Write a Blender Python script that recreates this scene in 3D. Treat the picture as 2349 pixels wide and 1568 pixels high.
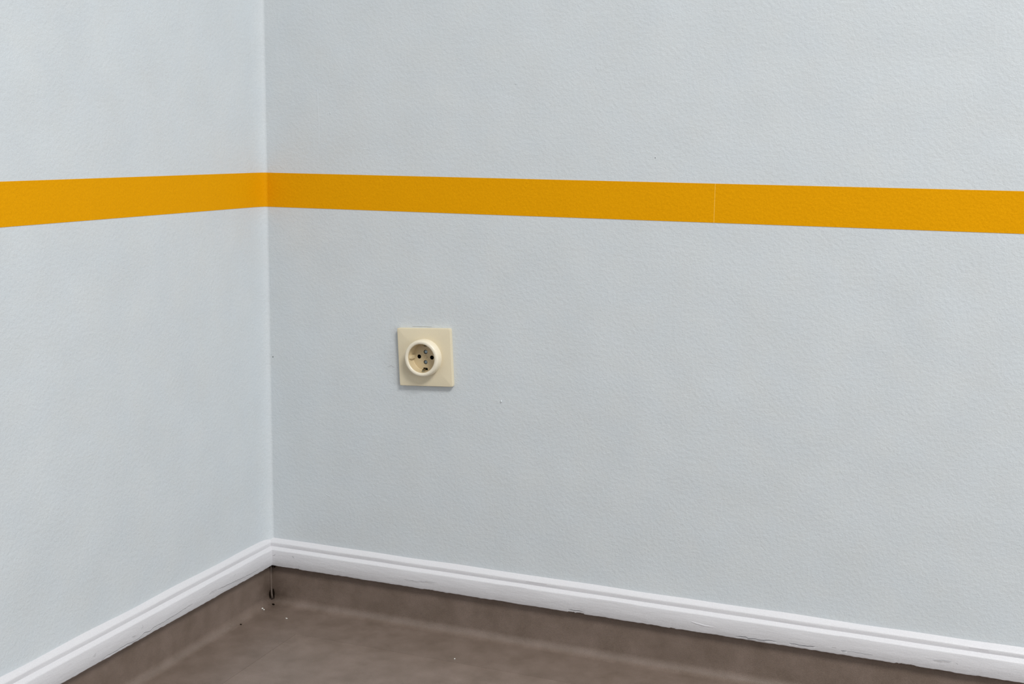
import bpy, bmesh, math, random
from mathutils import Vector, Matrix, noise
C = bpy.context.scene.collection
for o in list(bpy.data.objects): bpy.data.objects.remove(o)
PI = math.pi

# ------------------------------------------------------------------ camera
cd = bpy.data.cameras.new('camera'); cam = bpy.data.objects.new('camera', cd); C.objects.link(cam)
cd.sensor_width = 36.0; cd.lens = 36.0 * 2881.576 / 2349.0; cd.clip_start = 0.02
r = Vector((0.928758, 0.370482, 0.012318)); u = Vector((-0.070107, 0.142928, 0.987247)); w = Vector((-0.363997, 0.917777, -0.158719))
cam.matrix_world = Matrix(((r.x, u.x, -w.x, 1.00373), (r.y, u.y, -w.y, -1.55342), (r.z, u.z, -w.z, 0.69256), (0, 0, 0, 1)))
bpy.context.scene.camera = cam

# ------------------------------------------------------------------ light
wd = bpy.data.worlds.new('world'); bpy.context.scene.world = wd; wd.use_nodes = True
wd.node_tree.nodes['Background'].inputs[0].default_value = (0.95, 0.975, 1.0, 1)
wd.node_tree.nodes['Background'].inputs[1].default_value = 0.22
def area(name, loc, target, sx, sy, power, col):
    l = bpy.data.lights.new(name, 'AREA'); l.shape = 'RECTANGLE'; l.size = sx; l.size_y = sy; l.energy = power; l.color = col
    o = bpy.data.objects.new(name, l); C.objects.link(o); o.location = loc
    o.rotation_euler = (Vector(target) - Vector(loc)).to_track_quat('-Z', 'Y').to_euler(); return o
area('ceiling_lamp_light', (2.4, -2.05, 3.24), (2.4, -2.05, 0), 1.3, 1.0, 178, (1.0, 0.985, 0.96))
area('window_daylight', (3.7, -1.9, 0.95), (0, -1.0, 0.1), 1.6, 1.5, 43, (0.84, 0.93, 1.0))
vs = bpy.context.scene.view_settings
vs.view_transform = 'Standard'; vs.look = 'None'; vs.gamma = 1; vs.use_curve_mapping = False; vs.exposure = -0.21

# ------------------------------------------------------------------ materials
def lin(c):
    return tuple(((v / 255) / 12.92 if v / 255 <= 0.04045 else ((v / 255 + 0.055) / 1.055) ** 2.4) for v in c) + (1,)
class M:
    def __init__(s, name, col, rough=0.6, metal=0.0, spec=0.5):
        s.m = bpy.data.materials.new(name); s.m.use_nodes = True; s.t = s.m.node_tree; s.b = s.t.nodes['Principled BSDF']
        s.b.inputs['Base Color'].default_value = lin(col); s.b.inputs['Roughness'].default_value = rough
        s.b.inputs['Metallic'].default_value = metal; s.b.inputs['Specular IOR Level'].default_value = spec
        s.co = s.t.nodes.new('ShaderNodeTexCoord').outputs['Object']; s.h = None; s.base = lin(col)
    def n(s, typ, **k):
        x = s.t.nodes.new(typ)
        for a, v in k.items(): setattr(x, a, v)
        return x
    def link(s, a, b): s.t.links.new(a, b)
    def noise(s, scale, detail=2, rough=0.5, stretch=None):
        x = s.n('ShaderNodeTexNoise'); x.inputs['Scale'].default_value = scale; x.inputs['Detail'].default_value = detail; x.inputs['Roughness'].default_value = rough
        if stretch:
            mp = s.n('ShaderNodeMapping'); mp.inputs['Scale'].default_value = stretch; s.link(s.co, mp.inputs['Vector']); s.link(mp.outputs[0], x.inputs['Vector'])
        else: s.link(s.co, x.inputs['Vector'])
        return x.outputs[0]
    def bump(s, h, dist, strength=1.0):
        x = s.n('ShaderNodeBump'); x.inputs['Distance'].default_value = dist; x.inputs['Strength'].default_value = strength
        s.link(h, x.inputs['Height'])
        if s.h: s.link(s.h, x.inputs['Normal'])
        s.h = x.outputs[0]; s.link(s.h, s.b.inputs['Normal'])
    def ramp(s, fac, a, b, lo=0.3, hi=0.7):
        x = s.n('ShaderNodeValToRGB'); x.color_ramp.elements[0].position = lo; x.color_ramp.elements[1].position = hi
        x.color_ramp.elements[0].color = a; x.color_ramp.elements[1].color = b
        s.link(fac, x.inputs[0]); return x.outputs[0]
    def mix(s, fac, a, b, mode='MIX'):
        x = s.n('ShaderNodeMix', data_type='RGBA', blend_type=mode)
        for v, i in ((fac, 0), (a, 6), (b, 7)):
            if isinstance(v, (float, int, tuple)): x.inputs[i].default_value = v
            else: s.link(v, x.inputs[i])
        return x.outputs[2]
    def math(s, op, a, b=None, c=None):
        x = s.n('ShaderNodeMath', operation=op)
        for i, v in enumerate((a, b, c)):
            if v is None: continue
            if isinstance(v, (float, int)): x.inputs[i].default_value = v
            else: s.link(v, x.inputs[i])
        return x.outputs[0]
    def col(s, c): s.link(c, s.b.inputs['Base Color'])

def wall_mat(name, col, bump):
    m = M(name, col, 0.62, 0, 0.35)
    c1 = m.ramp(m.noise(14, 3), tuple(v * 0.975 for v in m.base[:3]) + (1,), tuple(min(1, v * 1.02) for v in m.base[:3]) + (1,))
    warm = m.mix(m.ramp(m.noise(23, 2), (0, 0, 0, 1), (1, 1, 1, 1), 0.35, 0.7), c1, (1.012, 1.0, 0.985, 1), 'MULTIPLY')
    gr = m.ramp(m.noise(1300, 2, 0.8), (0.955, 0.955, 0.955, 1), (1.03, 1.03, 1.03, 1), 0.35, 0.65)
    m.col(m.mix(1.0, warm, gr, 'MULTIPLY'))
    m.bump(m.noise(210, 3, 0.6), 0.0010 * bump, 1.0)
    m.bump(m.noise(700, 2, 0.7), 0.00035 * bump, 1.0)
    m.bump(m.noise(9, 2), 0.0012, 1.0)
    return m
WALL = wall_mat('painted_wall', (205, 211, 215), 0.55)

TAPE = M('orange_stripe', (222, 152, 0), 0.7, 0, 0.06)
s = TAPE.n('ShaderNodeSeparateXYZ'); TAPE.link(TAPE.co, s.inputs[0])
seam = TAPE.math('LESS_THAN', TAPE.math('ABSOLUTE', TAPE.math('SUBTRACT', s.outputs[0], 0.6567)), 0.0004)
c = TAPE.ramp(TAPE.noise(1200, 2, 0.8), lin((216, 149, 0)), lin((230, 161, 2)), 0.35, 0.65)
TAPE.col(TAPE.mix(TAPE.math('MULTIPLY', seam, 0.6), c, lin((246, 196, 90))))
TAPE.bump(TAPE.noise(260, 2), 0.0004); TAPE.bump(TAPE.noise(9, 2), 0.0012)

PAINT = M('white_gloss_paint', (222, 221, 223), 0.42, 0, 0.5)
PAINT.bump(PAINT.noise(60, 4, 0.6, (0.35, 0.35, 1.6)), 0.0007); PAINT.bump(PAINT.noise(500, 2, 0.7), 0.00008)
g = PAINT.ramp(PAINT.noise(1200, 2, 0.8), lin((206, 205, 208)), lin((218, 217, 220)), 0.35, 0.65)
PAINT.col(g)

def vinyl(name, k=1.0):
    m = M(name, (130, 113, 104), 0.36, 0, 0.5)
    a = m.ramp(m.noise(26, 4, 0.6), lin((108 * k, 94 * k, 84 * k)), lin((125 * k, 110 * k, 101 * k)), 0.3, 0.7)
    f = m.ramp(m.noise(1100, 3, 0.9), (0.80, 0.80, 0.80, 1), (1.20, 1.19, 1.17, 1), 0.33, 0.67)
    a = m.mix(1.0, a, f, 'MULTIPLY')
    # grime trodden into the corner: a stain of its own shape
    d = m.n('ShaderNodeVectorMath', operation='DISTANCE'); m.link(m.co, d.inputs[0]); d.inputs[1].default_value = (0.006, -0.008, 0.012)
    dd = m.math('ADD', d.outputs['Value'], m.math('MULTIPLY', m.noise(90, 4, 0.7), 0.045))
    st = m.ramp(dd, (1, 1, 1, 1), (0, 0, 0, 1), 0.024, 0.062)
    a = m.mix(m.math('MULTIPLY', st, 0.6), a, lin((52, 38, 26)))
    m.col(a)
    m.bump(m.noise(700, 2, 0.7), 0.00025); m.bump(m.noise(16, 3), 0.0012)
    return m
VINYL = vinyl('brown_vinyl'); VINYL2 = vinyl('brown_vinyl_sheet', 1.035)

def plastic(name, col, rough=0.35):
    m = M(name, col, rough, 0, 0.5)
    g = m.ramp(m.noise(1500, 2, 0.8), tuple(v * 0.94 for v in m.base[:3]) + (1,), tuple(min(1, v * 1.05) for v in m.base[:3]) + (1,), 0.35, 0.65)
    m.col(g); return m
CREAM = plastic('cream_plastic', (222, 210, 182)); CREAM_LIGHT = plastic('cream_plastic_pale', (232, 223, 202), 0.28)
CREAM_TAN = plastic('cream_plastic_tan', (206, 188, 152))
def simple(name, col, rough, metal=0.0):
    m = M(name, col, rough, metal); g = m.ramp(m.noise(900, 2), tuple(v * 0.85 for v in m.base[:3]) + (1,), tuple(min(1, v * 1.12) for v in m.base[:3]) + (1,)); m.col(g); return m
RECESS_SHADE = simple('recess_shade_black', (5, 7, 6), 1.0); RECESS_SHADE.b.inputs['Specular IOR Level'].default_value = 0.0  # near-black colour stands in for depth shade inside the shallow holes and slots
STEEL = simple('screw_steel', (150, 160, 162), 0.32, 1.0)
BRASS = simple('earth_contact_metal', (150, 140, 112), 0.38, 1.0)
GRIME_AND_GAP = simple('dark_grime_and_gap_shade', (22, 15, 9), 1.0); GRIME_AND_GAP.b.inputs['Specular IOR Level'].default_value = 0.05  # real dirt, and also the painted shade of the corner gaps
CRACK = simple('crack_shadow_gap', (92, 92, 94), 0.8)
CRUMB = simple('white_plaster_crumb', (226, 224, 218), 0.8)
CEIL = simple('ceiling_paint', (228, 228, 226), 0.8)

# ------------------------------------------------------------------ mesh helpers
def obj(name, bm, m, parent=None, smooth=False, recalc=True, angle=None):
    if recalc: bmesh.ops.recalc_face_normals(bm, faces=bm.faces)
    me = bpy.data.meshes.new(name); bm.to_mesh(me); bm.free()
    o = bpy.data.objects.new(name, me); C.objects.link(o); me.materials.append(m.m)
    if smooth:
        for p in me.polygons: p.use_smooth = True
    if angle is not None: me.set_sharp_from_angle(angle=angle)
    if parent is not None: o.parent = parent
    return o
def loft(bm, loops, close_u=True, close_v=False, caps=True):
    """loops: list of point lists of equal length"""
    V = [[bm.verts.new(p) for p in L] for L in loops]; n = len(V[0])
    for i in range(len(V) - (0 if close_v else 1)):
        A, B = V[i], V[(i + 1) % len(V)]
        for j in range(n - (0 if close_u else 1)): bm.faces.new((A[j], A[(j + 1) % n], B[(j + 1) % n], B[j]))
    if caps and not close_v:
        bm.faces.new(V[0]); bm.faces.new(V[-1][::-1])
    return V
def box(bm, a, b):
    (x0, y0, z0), (x1, y1, z1) = a, b
    loft(bm, [[(x0, y0, z), (x1, y0, z), (x1, y1, z), (x0, y1, z)] for z in (z0, z1)])
def struct(o): o['kind'] = 'structure'; return o
def tag(o, label, cat, group=None):
    o['label'] = label; o['category'] = cat
    if group: o['group'] = group
    return o

# ------------------------------------------------------------------ walls with a rounded plaster corner
R = 0.016
RA, RB_ = 0.009, 0.032
arc = [(RA * (1 - i / 64) ** 2, -RB_ * (i / 64) ** 2) for i in range(65)]     # soft trowelled hollow
def lean(x, z): return x + 0.0025 * (1 - z / 0.9) if z < 0.9 else x                                            # the left wall is a hair out of plumb
XW, YW, HW = 4.0, -4.0, 3.3
back = [(XW, 0)] + arc[:33] + [(-0.12, 0.12), (XW, 0.12)]
left = arc[32:] + [(0, YW), (-0.12, YW), (-0.12, 0.12)]
def wall(name, prof):
    bm = bmesh.new(); sharp = [(0, 0) if (x, y) in arc else (x, y) for x, y in prof]
    # the plaster rounding starts above the skirting; below it the corner is square
    sq_ = [(x * 0.02, y * 0.02) if (x, y) in arc else (x, y) for x, y in prof]
    loft(bm, [[(x, y, z) for x, y in (sq_ if z < 0.08 else prof)] for z in (0.0, 0.0780, 0.0781, 0.0880, 0.0881, 0.0890, HW)])
    o = struct(obj(name, bm, WALL, smooth=True, angle=math.radians(30))); return o
wall_back = wall('wall_back', back); wall_left = wall('wall_left', left)
bm = bmesh.new(); box(bm, (0, YW, HW), (XW, 0, HW + 0.1)); struct(obj('ceiling', bm, CEIL))

# floor sheet with the welded coving strips around it
SX = 0.103; SY = -0.0965
bm = bmesh.new(); box(bm, (SX + 0.0003, YW, -0.05), (XW, SY - 0.0003, 0.0)); struct(obj('floor', bm, VINYL2))
CR = 0.013
def cove_profile():
    """(distance from wall, z): flat on the floor, rounding up to a thin upstand"""
    p = [(None, 0.0), (0.003 + CR + 0.03, 0.0)]
    for i in range(13):
        t = i / 12 * PI / 2; p.append((0.003 + CR - CR * math.sin(t), CR - CR * math.cos(t)))
    p += [(0.003, 0.035), (0.0028, 0.066), (0.0, 0.066), (0.0, -0.05), (None, -0.05)]
    return p
def cove(name, side):
    bm = bmesh.new(); loops = []
    # the first loop is the mitre in the corner, where both distances are equal
    n = 60; L = 3.9
    for k in range(n + 1):
        t = k / n; loop = []
        for i, (d, z) in enumerate(cove_profile()):
            ds = (abs(SY) if side == 'b' else SX) if d is None else d
            dm = (SX if side == 'b' else abs(SY)) if d is None else d
            s0 = dm; s = s0 + (L - s0) * t ** 1.6
            wob = 0.0006 * noise.noise(Vector((s * 9, 3.1 if side == 'b' else 8.2, 0))) * (1 if 0.001 < z < 0.05 else 0) * min(1, s * 8)
            loop.append((s, -(ds + wob), z) if side == 'b' else ((ds + wob), -s, z))
        loops.append(loop)
    loft(bm, loops)
    return struct(obj(name, bm, VINYL, smooth=True, angle=math.radians(35)))
trim_r = cove('trim_1', 'b'); trim_l = cove('trim_2', 'l')
# corner weld: a narrow rolled fold of vinyl flanked by solid dark slivers painting in the shade of gaps
bm = bmesh.new(); loops = []
for k in range(13):
    z = 0.0645 - k / 12 * 0.056; rr = 0.0018 + 0.0002 * math.sin(k * 1.1); off = 0.0036 + (0.004 * max(0, (k - 8) / 4) ** 1.5)
    loops.append([(off + rr * math.cos(a), -off + rr * math.sin(a), z) for a in [i * PI / 6 for i in range(12)]])
loft(bm, loops); obj('corner_weld', bm, VINYL, trim_r, smooth=True)
for sgn in (-1, 1):
    bm = bmesh.new(); loops = []
    for k in range(9):
        t = k / 8; z = 0.0215 - t * 0.0135; rr = 0.0010 * (0.35 + math.sin(PI * min(1, t * 1.05))) ; off = 0.0045 + 0.0034 * t
        cx, cy = off + sgn * 0.0030 * 0.93, -off + sgn * 0.0030 * 0.37
        loops.append([(cx + rr * math.cos(a), cy + rr * math.sin(a), z + 0.0005 * math.sin(k * 2.3)) for a in [i * PI / 4 for i in range(8)]])
    loft(bm, loops); o = obj('gap_shade_and_grime', bm, GRIME_AND_GAP, trim_r, smooth=True); o['label'] = 'dark sliver painting in the shade of a gap beside the corner fold'
bm = bmesh.new(); random.seed(4)
V = [bm.verts.new((0.0128 + 0.0026 * math.cos(a) * (1 + random.uniform(-.4, .4)) , -0.0128 + 0.0016 * math.sin(a) * (1 + random.uniform(-.4, .4)), 0.0014)) for a in [i * PI / 5 for i in range(10)]]
bm.faces.new(V); ex = bmesh.ops.extrude_face_region(bm, geom=bm.faces[:]); bmesh.ops.translate(bm, verts=[v for v in ex['geom'] if isinstance(v, bmesh.types.BMVert)], vec=(0, 0, -0.0016))
o = obj('gap_shade_and_grime', bm, GRIME_AND_GAP, trim_r); o['label'] = 'dark crumb of grime at the foot of the corner fold'
# ragged grime tuft right under the meeting skirting boards
bm = bmesh.new(); random.seed(11)
for k in range(16):
    x0, y0 = 0.0085 + random.uniform(-.003, .007), -0.0085 - random.uniform(-.003, .003); z0 = 0.0605
    q = [(x0 + random.uniform(-.0016, .0016), y0 + random.uniform(-.0016, .0016), z0 - random.uniform(.002, .0055)) for _ in range(3)]
    rr = random.uniform(.0012, .0024)
    top = [bm.verts.new((x0 + rr * math.cos(a), y0 + rr * math.sin(a), z0 + .0008)) for a in (0, 1.6, 3.1, 4.7)]
    tip = bm.verts.new(q[0])
    for i in range(4): bm.faces.new((top[i], top[(i + 1) % 4], tip))
    bm.faces.new(top[::-1])
o = obj('grime', bm, GRIME_AND_GAP, trim_r); o['label'] = 'dark dirt tucked under the meeting skirting boards'

# ------------------------------------------------------------------ skirting boards
def bottom_chip(side, s):
    v = 0.00055 * noise.noise(Vector((s * 150, 1 if side == 'b' else 7, 0))) + 0.0007 * noise.noise(Vector((s * 33, 2 if side == 'b' else 5, 0)))
    if side == 'b':
        for a, b, h in ((0.479, 0.488, 0.0010), (0.489, 0.501, 0.0016), (0.262, 0.278, 0.0007), (0.05, 0.056, 0.0009), (0.62, 0.628, 0.0009), (0.906, 0.93, 0.0010)):
            if a < s < b: v += h * (0.6 + 0.9 * noise.noise(Vector((s * 420, 3, 1))))
    return v
PROF = [(0.0, 0.1005), (0.0020, 0.0992), (0.0044, 0.0974), (0.0068, 0.0955), (0.0073, 0.0945), (0.0070, 0.0915), (0.0067, 0.0893), (0.0080, 0.0884),
        (0.0110, 0.0868), (0.0122, 0.0860), (0.0127, 0.0848), (0.0122, 0.072), (0.0116, 0.0622), (0.0110, 0.0610), (0.0, 0.0612), ]
def skirting(name, side):
    bm = bmesh.new(); loops = []; L = 3.9; s = 0.0; st = []
    while s < L: st.append(s); s += 0.0016 if s < 1.2 else 0.05
    for sv in st:
        loop = []
        for i, (d, z) in enumerate(PROF):
            ss = sv if sv > d else d + sv * 1e-3
            if sv <= 0.0126: ss = d + sv * 0.02
            q = 0 if i == 0 or d == 0 else 0.00035 * noise.noise(Vector((ss * 14, i * 0.35, 4 if side == 'b' else 9))) * min(1, ss * 12) * (0.15 if 9 < i < 14 else 1)
            zz = z + (0.0011 * noise.noise(Vector((ss * 11, 0, 2 if side == 'b' else 6))) if i == 0 else 0) + (0.0004 * noise.noise(Vector((ss * 10, i, 12))) if 0 < i < 11 else 0)
            if i in (12, 13, 14): zz += bottom_chip(side, ss)
            dd = d + q
            loop.append((ss, -dd, zz) if side == 'b' else (lean(0, 0.08) * (1 if i < 3 else 0) * 0 + dd, -ss, zz))
        loops.append(loop)
    loft(bm, loops)
    return struct(obj(name, bm, PAINT, smooth=True, angle=math.radians(40)))
board_r = skirting('baseboard_back', 'b'); board_l = skirting('baseboard_left', 'l')
for b, t in ((board_r, 'back'), (board_l, 'left')): pass

def on(side, s, z, d):
    """point on a vertical face: s along the wall, z up, d out of the wall"""
    return (s, -d, z) if side == 'b' else (d, s, z)
def crack(side, pts, d0, parent, w=0.0005, lip=True, name='paint_crack', m=CRACK, seed=0):
    random.seed(seed + int(abs(pts[0][0]) * 9999))
    # subdivide and jitter so that the line is ragged
    P = []
    for (a, b), (c, e) in zip(pts[:-1], pts[1:]):
        n = max(1, int(math.hypot(c - a, e - b) / 0.003))
        for i in range(n): t = i / n; P.append((a + (c - a) * t, b + (e - b) * t + (random.uniform(-.0003, .0003) if i else 0)))
    P.append(pts[-1])
    dz = (lambda z: d0) if d0 == 0 else (lambda z: 0.0116 + (min(z, 0.0848) - 0.0622) * 0.0487)
    bm = bmesh.new(); loops = []
    for i, (sv, z) in enumerate(P):
        t = i / (len(P) - 1); d = dz(z); ww = w * (0.25 + math.sin(PI * t) ** 0.5 * random.uniform(.55, 1.15)) * 0.5
        loops.append([on(side, sv, z + ww, d + .00012), on(side, sv, z - ww, d + .00012), on(side, sv, z - ww, d - .0006), on(side, sv, z + ww, d - .0006)])
    loft(bm, loops); obj(name, bm, m, parent)
    if lip:
        bm = bmesh.new(); loops = []
        for i, (sv, z) in enumerate(P):
            t = i / (len(P) - 1); d = dz(z); k = math.sin(PI * t) ** 0.6 * random.uniform(.5, 1.1) * 0.0006; z1 = z - w * 0.3
            loops.append([on(side, sv, z1, d - .0003), on(side, sv, z1 - .0001, d + k + .00005), on(side, sv, max(z1 - .0022 - k, 0.0618), d - .0001)])
        loft(bm, loops); obj('paint_flake', bm, PAINT, parent, smooth=False)
D = 0.0120
RB = [[(0.7083, 0.0636), (0.7147, 0.0644), (0.7213, 0.0647), (0.7246, 0.0632), (0.7332, 0.0643), (0.7417, 0.0636), (0.7511, 0.0652), (0.7603, 0.0652)],
      [(0.7766, 0.0659), (0.7829, 0.0656), (0.7891, 0.0651), (0.7955, 0.0650), (0.8091, 0.0666)], [(0.8294, 0.0692), (0.8346, 0.0689)],
      [(0.8408, 0.0666), (0.844, 0.0665), (0.848, 0.0669)]]
for i, p in enumerate(RB): crack('b', p, D, board_r, (0.0011, 0.0010, 0.0011, 0.0011)[i])
crack('b', [(0.848, 0.0669), (0.858, 0.0672), (0.868, 0.0668), (0.880, 0.0672)], D, board_r, 0.0003, False)
crack('b', [(0.9761, 0.0739), (0.9787, 0.0724)], D, board_r, 0.0010)
crack('b', [(0.9495, 0.0731), (0.9625, 0.0746), (0.9715, 0.0747)], D, board_r, 0.0003, True)
crack('b', [(0.0464, 0.0802), (0.049, 0.0793), (0.0501, 0.077)], D, board_r, 0.0006, False)
crack('b', [(0.0181, 0.0805), (0.0162, 0.0777), (0.0128, 0.0764)], D, board_r, 0.0004, False)
crack('b', [(0.23, 0.0717), (0.2473, 0.0713), (0.2645, 0.0732), (0.2829, 0.0739)], D, board_r, 0.0003, True)
crack('b', [(0.4792, 0.0652), (0.4867, 0.0645), (0.4948, 0.0654), (0.5011, 0.0646)], D, board_r, 0.0005, False)
# raised tongue of peeling paint
bm = bmesh.new(); P = [(0.6441, 0.0766), (0.6531, 0.0741), (0.6665, 0.0723), (0.683, 0.0715)]; loops = []
for i in range(25):
    t = i / 24; k = min(2, int(t * 3)); f = t * 3 - k; a, b = P[k], P[k + 1]; sv = a[0] + (b[0] - a[0]) * f; z = a[1] + (b[1] - a[1]) * f
    h = 0.0015 * math.sin(PI * t) ** 0.7 + 1e-5
    loops.append([on('b', sv, z + h, D - .0006), on('b', sv, z + h * .2, D + .25 * h + .0001), on('b', sv, z - h * .7, D + .40 * h + .0001), on('b', sv, z - h * .85, D - .0008)])
loft(bm, loops); obj('paint_flake', bm, PAINT, board_r, smooth=False)
LB = [[(-0.3922, 0.0625), (-0.3827, 0.0645), (-0.366, 0.0639), (-0.3548, 0.0648), (-0.3434, 0.0648), (-0.3319, 0.0633), (-0.3202, 0.0639), (-0.3112, 0.067), (-0.2993, 0.065), (-0.29, 0.0676), (-0.2717, 0.067), (-0.2574, 0.0681), (-0.2455, 0.0681), (-0.2273, 0.0695), (-0.2089, 0.0701)],
      [(-0.1512, 0.0709), (-0.1234, 0.0694), (-0.086, 0.0674), (-0.063, 0.0667), (-0.0488, 0.0668)]]
for p in LB: crack('l', p, D, board_l, 0.0006)
for p in [[(-0.3358, 0.0708), (-0.3272, 0.0695)], [(-0.3149, 0.0798), (-0.3129, 0.0761), (-0.3173, 0.0753)], [(-0.4073, 0.0733), (-0.4042, 0.0743), (-0.4021, 0.0759)], [(-0.1717, 0.0711), (-0.1645, 0.0725), (-0.1512, 0.0717)], [(-0.113, 0.0769), (-0.1075, 0.079)]]:
    crack('l', p, D, board_l, 0.0004, True)
crack('l', [(-0.3120, 0.0672), (-0.3105, 0.0668)], D, board_l, 0.0012, False)

# ------------------------------------------------------------------ marks in the wall paint
def ridge(side, pts, parent, w=0.0011, h=0.0004, name='paint_ridge', m=WALL):
    bm = bmesh.new(); loops = []
    for i, (sv, z) in enumerate(pts):
        loops.append([on(side, sv - w / 2, z, -.0002), on(side, sv, z, h), on(side, sv + w / 2, z, -.0002)] if abs(pts[0][1] - pts[-1][1]) > abs(pts[0][0] - pts[-1][0]) else
                     [on(side, sv, z - w / 2, -.0002), on(side, sv, z, h), on(side, sv, z + w / 2, -.0002)])
    loft(bm, loops); return obj(name, bm, m, parent)
ridge('b', [(0.0917, 0.7585), (0.0920, 0.748), (0.0924, 0.7376), (0.0929, 0.727), (0.0932, 0.7167), (0.0931, 0.70), (0.0927, 0.6836)], wall_back, 0.0010, 0.00035)
ridge('b', [(0.0967, 0.1785), (0.101, 0.1764), (0.1061, 0.175)], wall_back, 0.0010, 0.0004)
crack('b', [(0.1987, 0.375), (0.2025, 0.376), (0.2056, 0.3777), (0.2078, 0.3758), (0.2108, 0.3751)], 0.0, wall_back, 0.00035, False, 'hairline_crack', simple('hairline_grey', (150, 150, 156), 0.9))
crack('b', [(0.2533, 0.3397), (0.2547, 0.3318), (0.2527, 0.3241)], 0.0, wall_back, 0.00025, False, 'hairline_crack', bpy and simple('hairline_grey_faint', (172, 174, 180), 0.9))
ridge('b', [(0.2390, 0.4360), (0.2480, 0.4366), (0.2600, 0.4370), (0.2680, 0.4372)], wall_back, 0.0012, 0.0007)
def lump(c, rad, parent, name, m, seed, jit=0.35):
    random.seed(seed); bm = bmesh.new(); bmesh.ops.create_icosphere(bm, subdivisions=2, radius=1)
    for v in bm.verts:
        k = 1 + random.uniform(-jit, jit) * 0.6; v.co = Vector((v.co.x * rad[0] * k + c[0], v.co.y * rad[1] * k + c[1], v.co.z * rad[2] * k + c[2]))
    return obj(name, bm, m, parent, smooth=True)
lump((0.3728, 0, 0.3408), (0.0011, 0.0012, 0.0022), wall_back, 'paint_bump', WALL, 1)
lump((0.1117, 0, 0.7258), (0.0007, 0.0007, 0.0010), wall_back, 'paint_bump', WALL, 2)
lump((0.3883, 0, 0.7649), (0.0013, 0.0006, 0.0006), wall_back, 'paint_bump', WALL, 3)
lump((0.5787, 0, 0.6724), (0.0005, 0.0004, 0.0005), wall_back, 'dark_speck', GRIME_AND_GAP, 5)
lump((0.0118, 0, 0.3752), (0.0006, 0.0004, 0.0008), wall_back, 'dark_speck', GRIME_AND_GAP, 6)

# ------------------------------------------------------------------ orange stripe round the corner
ZB, ZT = 0.5937, 0.6421
path = [(2.6, 0), (0.6571, 0), (0.6563, 0)] + [(0.12, 0)] + arc + [(0, -0.12), (0, -2.6)]
def offs(d):
    out = []
    for k, (x, y) in enumerate(path):
        a = Vector(path[max(0, k - 1)]); b = Vector(path[min(len(path) - 1, k + 1)]); t = (b - a).normalized()
        out.append((x - t.y * d, y + t.x * d))
    return out
bm = bmesh.new(); A = offs(0.0004); B = offs(-0.001); loops = []
for (ax, ay), (bx, by) in zip(A, B): loops.append([(ax, ay, ZB), (ax, ay, ZT), (bx, by, ZT), (bx, by, ZB)])
loft(bm, loops)
tag(obj('wall_stripe', bm, TAPE, smooth=True, angle=math.radians(30)), 'flat orange stripe running level across both pale walls and round the corner', 'stripe')

# ------------------------------------------------------------------ wall socket
CX, CZ = 0.2605, 0.3943
sock = bpy.data.objects.new('wall_socket', None); C.objects.link(sock); sock.location = (CX, 0, CZ)
tag(sock, 'cream square power socket with round collar mounted crooked on the pale wall', 'socket')
def lathe(prof, n=96, closed=True):
    """prof of (radius, y)"""
    bm = bmesh.new(); loops = [[(rr * math.cos(2 * PI * i / n), y, rr * math.sin(2 * PI * i / n)) for i in range(n)] for rr, y in prof]
    loft(bm, loops, close_v=closed, caps=not closed); return bm
# cover plate: square with a round opening, turned three degrees
N = 256; rot = 0.0543; HP = 0.0403
def sq(a, k, y):
    L = []
    for i in range(N):
        t = 2 * PI * i / N; c, s = math.cos(t), math.sin(t); rr = a / ((abs(c) ** k + abs(s) ** k) ** (1 / k)); x, z = rr * c, rr * s
        L.append((x * math.cos(rot) - z * math.sin(rot), y, x * math.sin(rot) + z * math.cos(rot)))
    return L
def ci(a, y): return [(a * math.cos(2 * PI * i / N + rot), y, a * math.sin(2 * PI * i / N + rot)) for i in range(N)]
bm = bmesh.new()
loft(bm, [ci(0.0245, 0.0005), sq(HP, 50, 0.0005), sq(HP + 0.0002, 70, -0.0058), sq(HP + 0.0001, 70, -0.0062), sq(HP - 0.0003, 70, -0.0065), sq(HP - 0.0007, 70, -0.0066), ci(0.0268, -0.0066), ci(0.0245, -0.0064)], close_v=True)
obj('cover_plate', bm, CREAM, sock, smooth=True, angle=math.radians(30))
# projecting collar
WF = -0.0035
prof = [(0.0260, -0.0055), (0.0260, -0.0072), (0.0258, -0.0125), (0.0255, -0.0155), (0.0250, -0.0175), (0.0242, -0.0186), (0.0230, -0.0190), (0.0213, -0.0189), (0.0205, -0.0184), (0.0199, -0.0174), (0.0201, -0.0166), (0.0225, -0.0160), (0.0240, -0.0055)]
obj('collar', lathe(prof), CREAM_LIGHT, sock, smooth=True, angle=math.radians(50))
# recessed insert with real openings
PINS = [(-0.0097, 0.0), (0.0097, 0.0)]; SCR = [(0.0, 0.0072), (0.0, -0.0072)]
bm = bmesh.new()
def ring2(cx, cz, rad, n, y): return [(cx + rad * math.cos(2 * PI * i / n), y, cz + rad * math.sin(2 * PI * i / n)) for i in range(n)]
edges = []
def add_loop(L):
    V = [bm.verts.new(p) for p in L]; E_ = [bm.edges.new((V[i], V[(i + 1) % len(V)])) for i in range(len(V))]; edges.extend(E_); return V
outer = add_loop(ring2(0, 0, 0.0190, 96, WF)); inner = [add_loop(ring2(x, z, 0.0029, 28, WF)) for x, z in PINS + SCR]
notch = []
for sz in (1, -1):
    L = [(-0.0034, WF, sz * 0.0184), (-0.0034, WF, sz * 0.0158), (-0.0026, WF, sz * 0.0150), (0.0026, WF, sz * 0.0150), (0.0034, WF, sz * 0.0158), (0.0034, WF, sz * 0.0184)]
    notch.append(add_loop(L))
bmesh.ops.triangle_fill(bm, use_beauty=True, use_dissolve=False, edges=edges, normal=(0, -1, 0))
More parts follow.
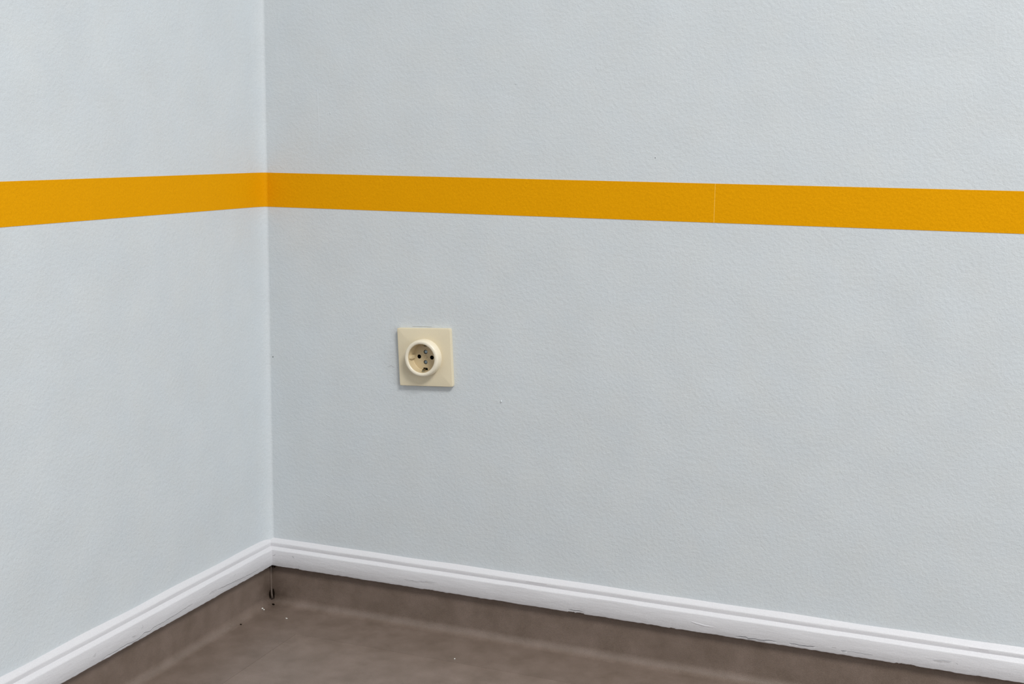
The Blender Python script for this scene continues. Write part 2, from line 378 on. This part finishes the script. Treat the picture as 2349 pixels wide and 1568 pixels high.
cup = [ring2(0, 0, a, 96, y) for a, y in ((0.0190, WF), (0.0194, WF - 0.0004), (0.0196, WF - 0.0012), (0.0200, -0.0170))]
CV = [outer] + [[bm.verts.new(p) for p in L] for L in cup[1:]]
for A_, B_ in zip(CV[:-1], CV[1:]):
    for i in range(96): bm.faces.new((A_[i], A_[(i + 1) % 96], B_[(i + 1) % 96], B_[i])).smooth = True
for V in inner:      # short cream walls of every opening
    W2 = [bm.verts.new(v.co + Vector((0, 0.0008, 0))) for v in V]
    for i in range(len(V)): bm.faces.new((V[i], V[(i + 1) % len(V)], W2[(i + 1) % len(V)], W2[i]))
obj('insert', bm, CREAM_TAN, sock)
for x, z in PINS:
    bm = bmesh.new(); loops = [ring2(x, z, 0.0029, 28, WF + 0.0003), ring2(x, z, 0.0029, 28, -0.0003)]
    Vv = [[bm.verts.new(p) for p in L] for L in loops]
    for i in range(28): bm.faces.new((Vv[0][i], Vv[0][(i + 1) % 28], Vv[1][(i + 1) % 28], Vv[1][i]))
    bm.faces.new(Vv[1]); o = obj('contact_hole', bm, RECESS_SHADE, sock, recalc=False); o['label'] = 'shallow round contact hole with shade painted in as black'
for k, (x, z) in enumerate(SCR):
    bm = bmesh.new(); loops = [ring2(x, z, 0.0029, 28, WF + 0.0006), ring2(x, z, 0.0029, 28, WF + 0.0025)]
    Vv = [[bm.verts.new(p) for p in L] for L in loops]
    for i in range(28): bm.faces.new((Vv[0][i], Vv[0][(i + 1) % 28], Vv[1][(i + 1) % 28], Vv[1][i]))
    bm.faces.new(Vv[1]); well = obj('screw_well', bm, RECESS_SHADE, sock, recalc=False)
    # domed head with a cross recess: four quadrant sectors around a sunken cross
    bm = bmesh.new(); h = 0.00032; rr = 0.0025; yt = WF + 0.0009
    loft(bm, [ring2(x, z, rr, 24, yt + .0013), ring2(x, z, rr, 24, yt + .0006), ring2(x, z, rr * .9, 24, yt + .00045)])
    for q in range(4):
        a0 = q * PI / 2 + k * 0.5; pts = []
        m_ = a0 + PI / 4; base = (x + h * 1.4 * math.cos(m_), z + h * 1.4 * math.sin(m_)); pts.append(base)
        for i in range(7):
            a = a0 + 0.2 + i / 6 * (PI / 2 - 0.4); pts.append((x + rr * .93 * math.cos(a), z + rr * .93 * math.sin(a)))
        loft(bm, [[(px, yt + .0006, pz) for px, pz in pts], [((px - x) * .86 + x, yt, (pz - z) * .86 + z) for px, pz in pts]])
    o = obj('screw', bm, STEEL, sock, smooth=False); o['label'] = 'steel cross-head screw'
# blind central disc
bm = lathe([(0.0024, WF + .0005), (0.0024, WF - 0.0002), (0.0021, WF - 0.00045), (0.0018, WF - 0.0003), (0.0016, WF - 0.0002), (0.0001, WF - 0.0002), (0.0001, WF + .0005)], 32)
obj('centre_disc', bm, CREAM_TAN, sock, smooth=True, angle=math.radians(40))
# guide ribs left and right
for sx in (-1, 1):
    bm = bmesh.new()
    def rib(y, inn, hh): return [(sx * 0.0199, y, -hh), (sx * inn, y, -hh * .9), (sx * (inn - 0.0002), y, 0), (sx * inn, y, hh * .9), (sx * 0.0199, y, hh)]
    loft(bm, [rib(WF + .0003, 0.0158, 0.0027), rib(-0.0120, 0.0166, 0.0026), rib(-0.0140, 0.0176, 0.0024), rib(-0.0152, 0.0195, 0.0022)])
    obj('guide_rib', bm, CREAM_TAN, sock)
# slots with shade painted in, and sprung earth contacts, at top and bottom
for sz in (1, -1):
    bm = bmesh.new(); z0, z1 = sorted((sz * 0.0150, sz * 0.0190))
    x0, x1 = -0.0035, 0.0035
    V = [bm.verts.new(p) for p in ((x0, WF + .0002, z0), (x1, WF + .0002, z0), (x1, WF + .0002, z1), (x0, WF + .0002, z1), (x0, -.0003, z0), (x1, -.0003, z0), (x1, -.0003, z1), (x0, -.0003, z1))]
    for f in ((0, 1, 5, 4), (1, 2, 6, 5), (2, 3, 7, 6), (3, 0, 4, 7), (4, 5, 6, 7)): bm.faces.new([V[i] for i in f])
    o = obj('earth_slot', bm, RECESS_SHADE, sock, recalc=False)
    bm = bmesh.new(); hw = 0.0019; th = 0.0005; cl = [(0.0166, -0.0008), (0.0164, WF), (0.0160, -0.0060), (0.0163, -0.0085), (0.0177, -0.0108), (0.0196, -0.0122)]; loops = []
    for zr, y in cl: loops.append([(-hw, y, sz * zr), (hw, y, sz * zr), (hw, y + .0001, sz * (zr + th)), (-hw, y + .0001, sz * (zr + th))])
    loft(bm, loops); o = obj('earth_contact', bm, BRASS, o); o['label'] = 'dull metal earth contact strip'

# ------------------------------------------------------------------ crumbs on the floor
G = 'crumbs on the brown floor'
def crumb(x, y, rad, seed, label, m=CRUMB, name='plaster_crumb', z=None):
    zz = rad[2] * 0.8 if z is None else z
    o = lump((0, 0, 0), rad, None, name, m, seed, 0.5); o.location = (x, y, zz); tag(o, label, 'crumb', G if m is CRUMB else None)
crumb(0.0093, -0.0368, (0.0016, 0.0014, 0.0010), 21, 'larger left one of two touching white crumbs on brown floor near the corner', z=0.0024)
crumb(0.0122, -0.0374, (0.0012, 0.0011, 0.0008), 22, 'smaller right one of two touching white crumbs on brown floor near the corner', z=0.0012)
crumb(0.0599, -0.0520, (0.0018, 0.0008, 0.0006), 23, 'thin elongated white crumb lying alone on brown floor right of the corner')
crumb(0.3445, -0.0867, (0.0009, 0.0009, 0.0007), 24, 'tiny pale crumb alone on the brown floor below the socket')
crumb(0.0132, -0.0990, (0.0014, 0.0010, 0.0007), 25, 'dark speck of grit on the brown floor coving left of the corner', GRIME_AND_GAP, 'grit_speck', z=0.0011)
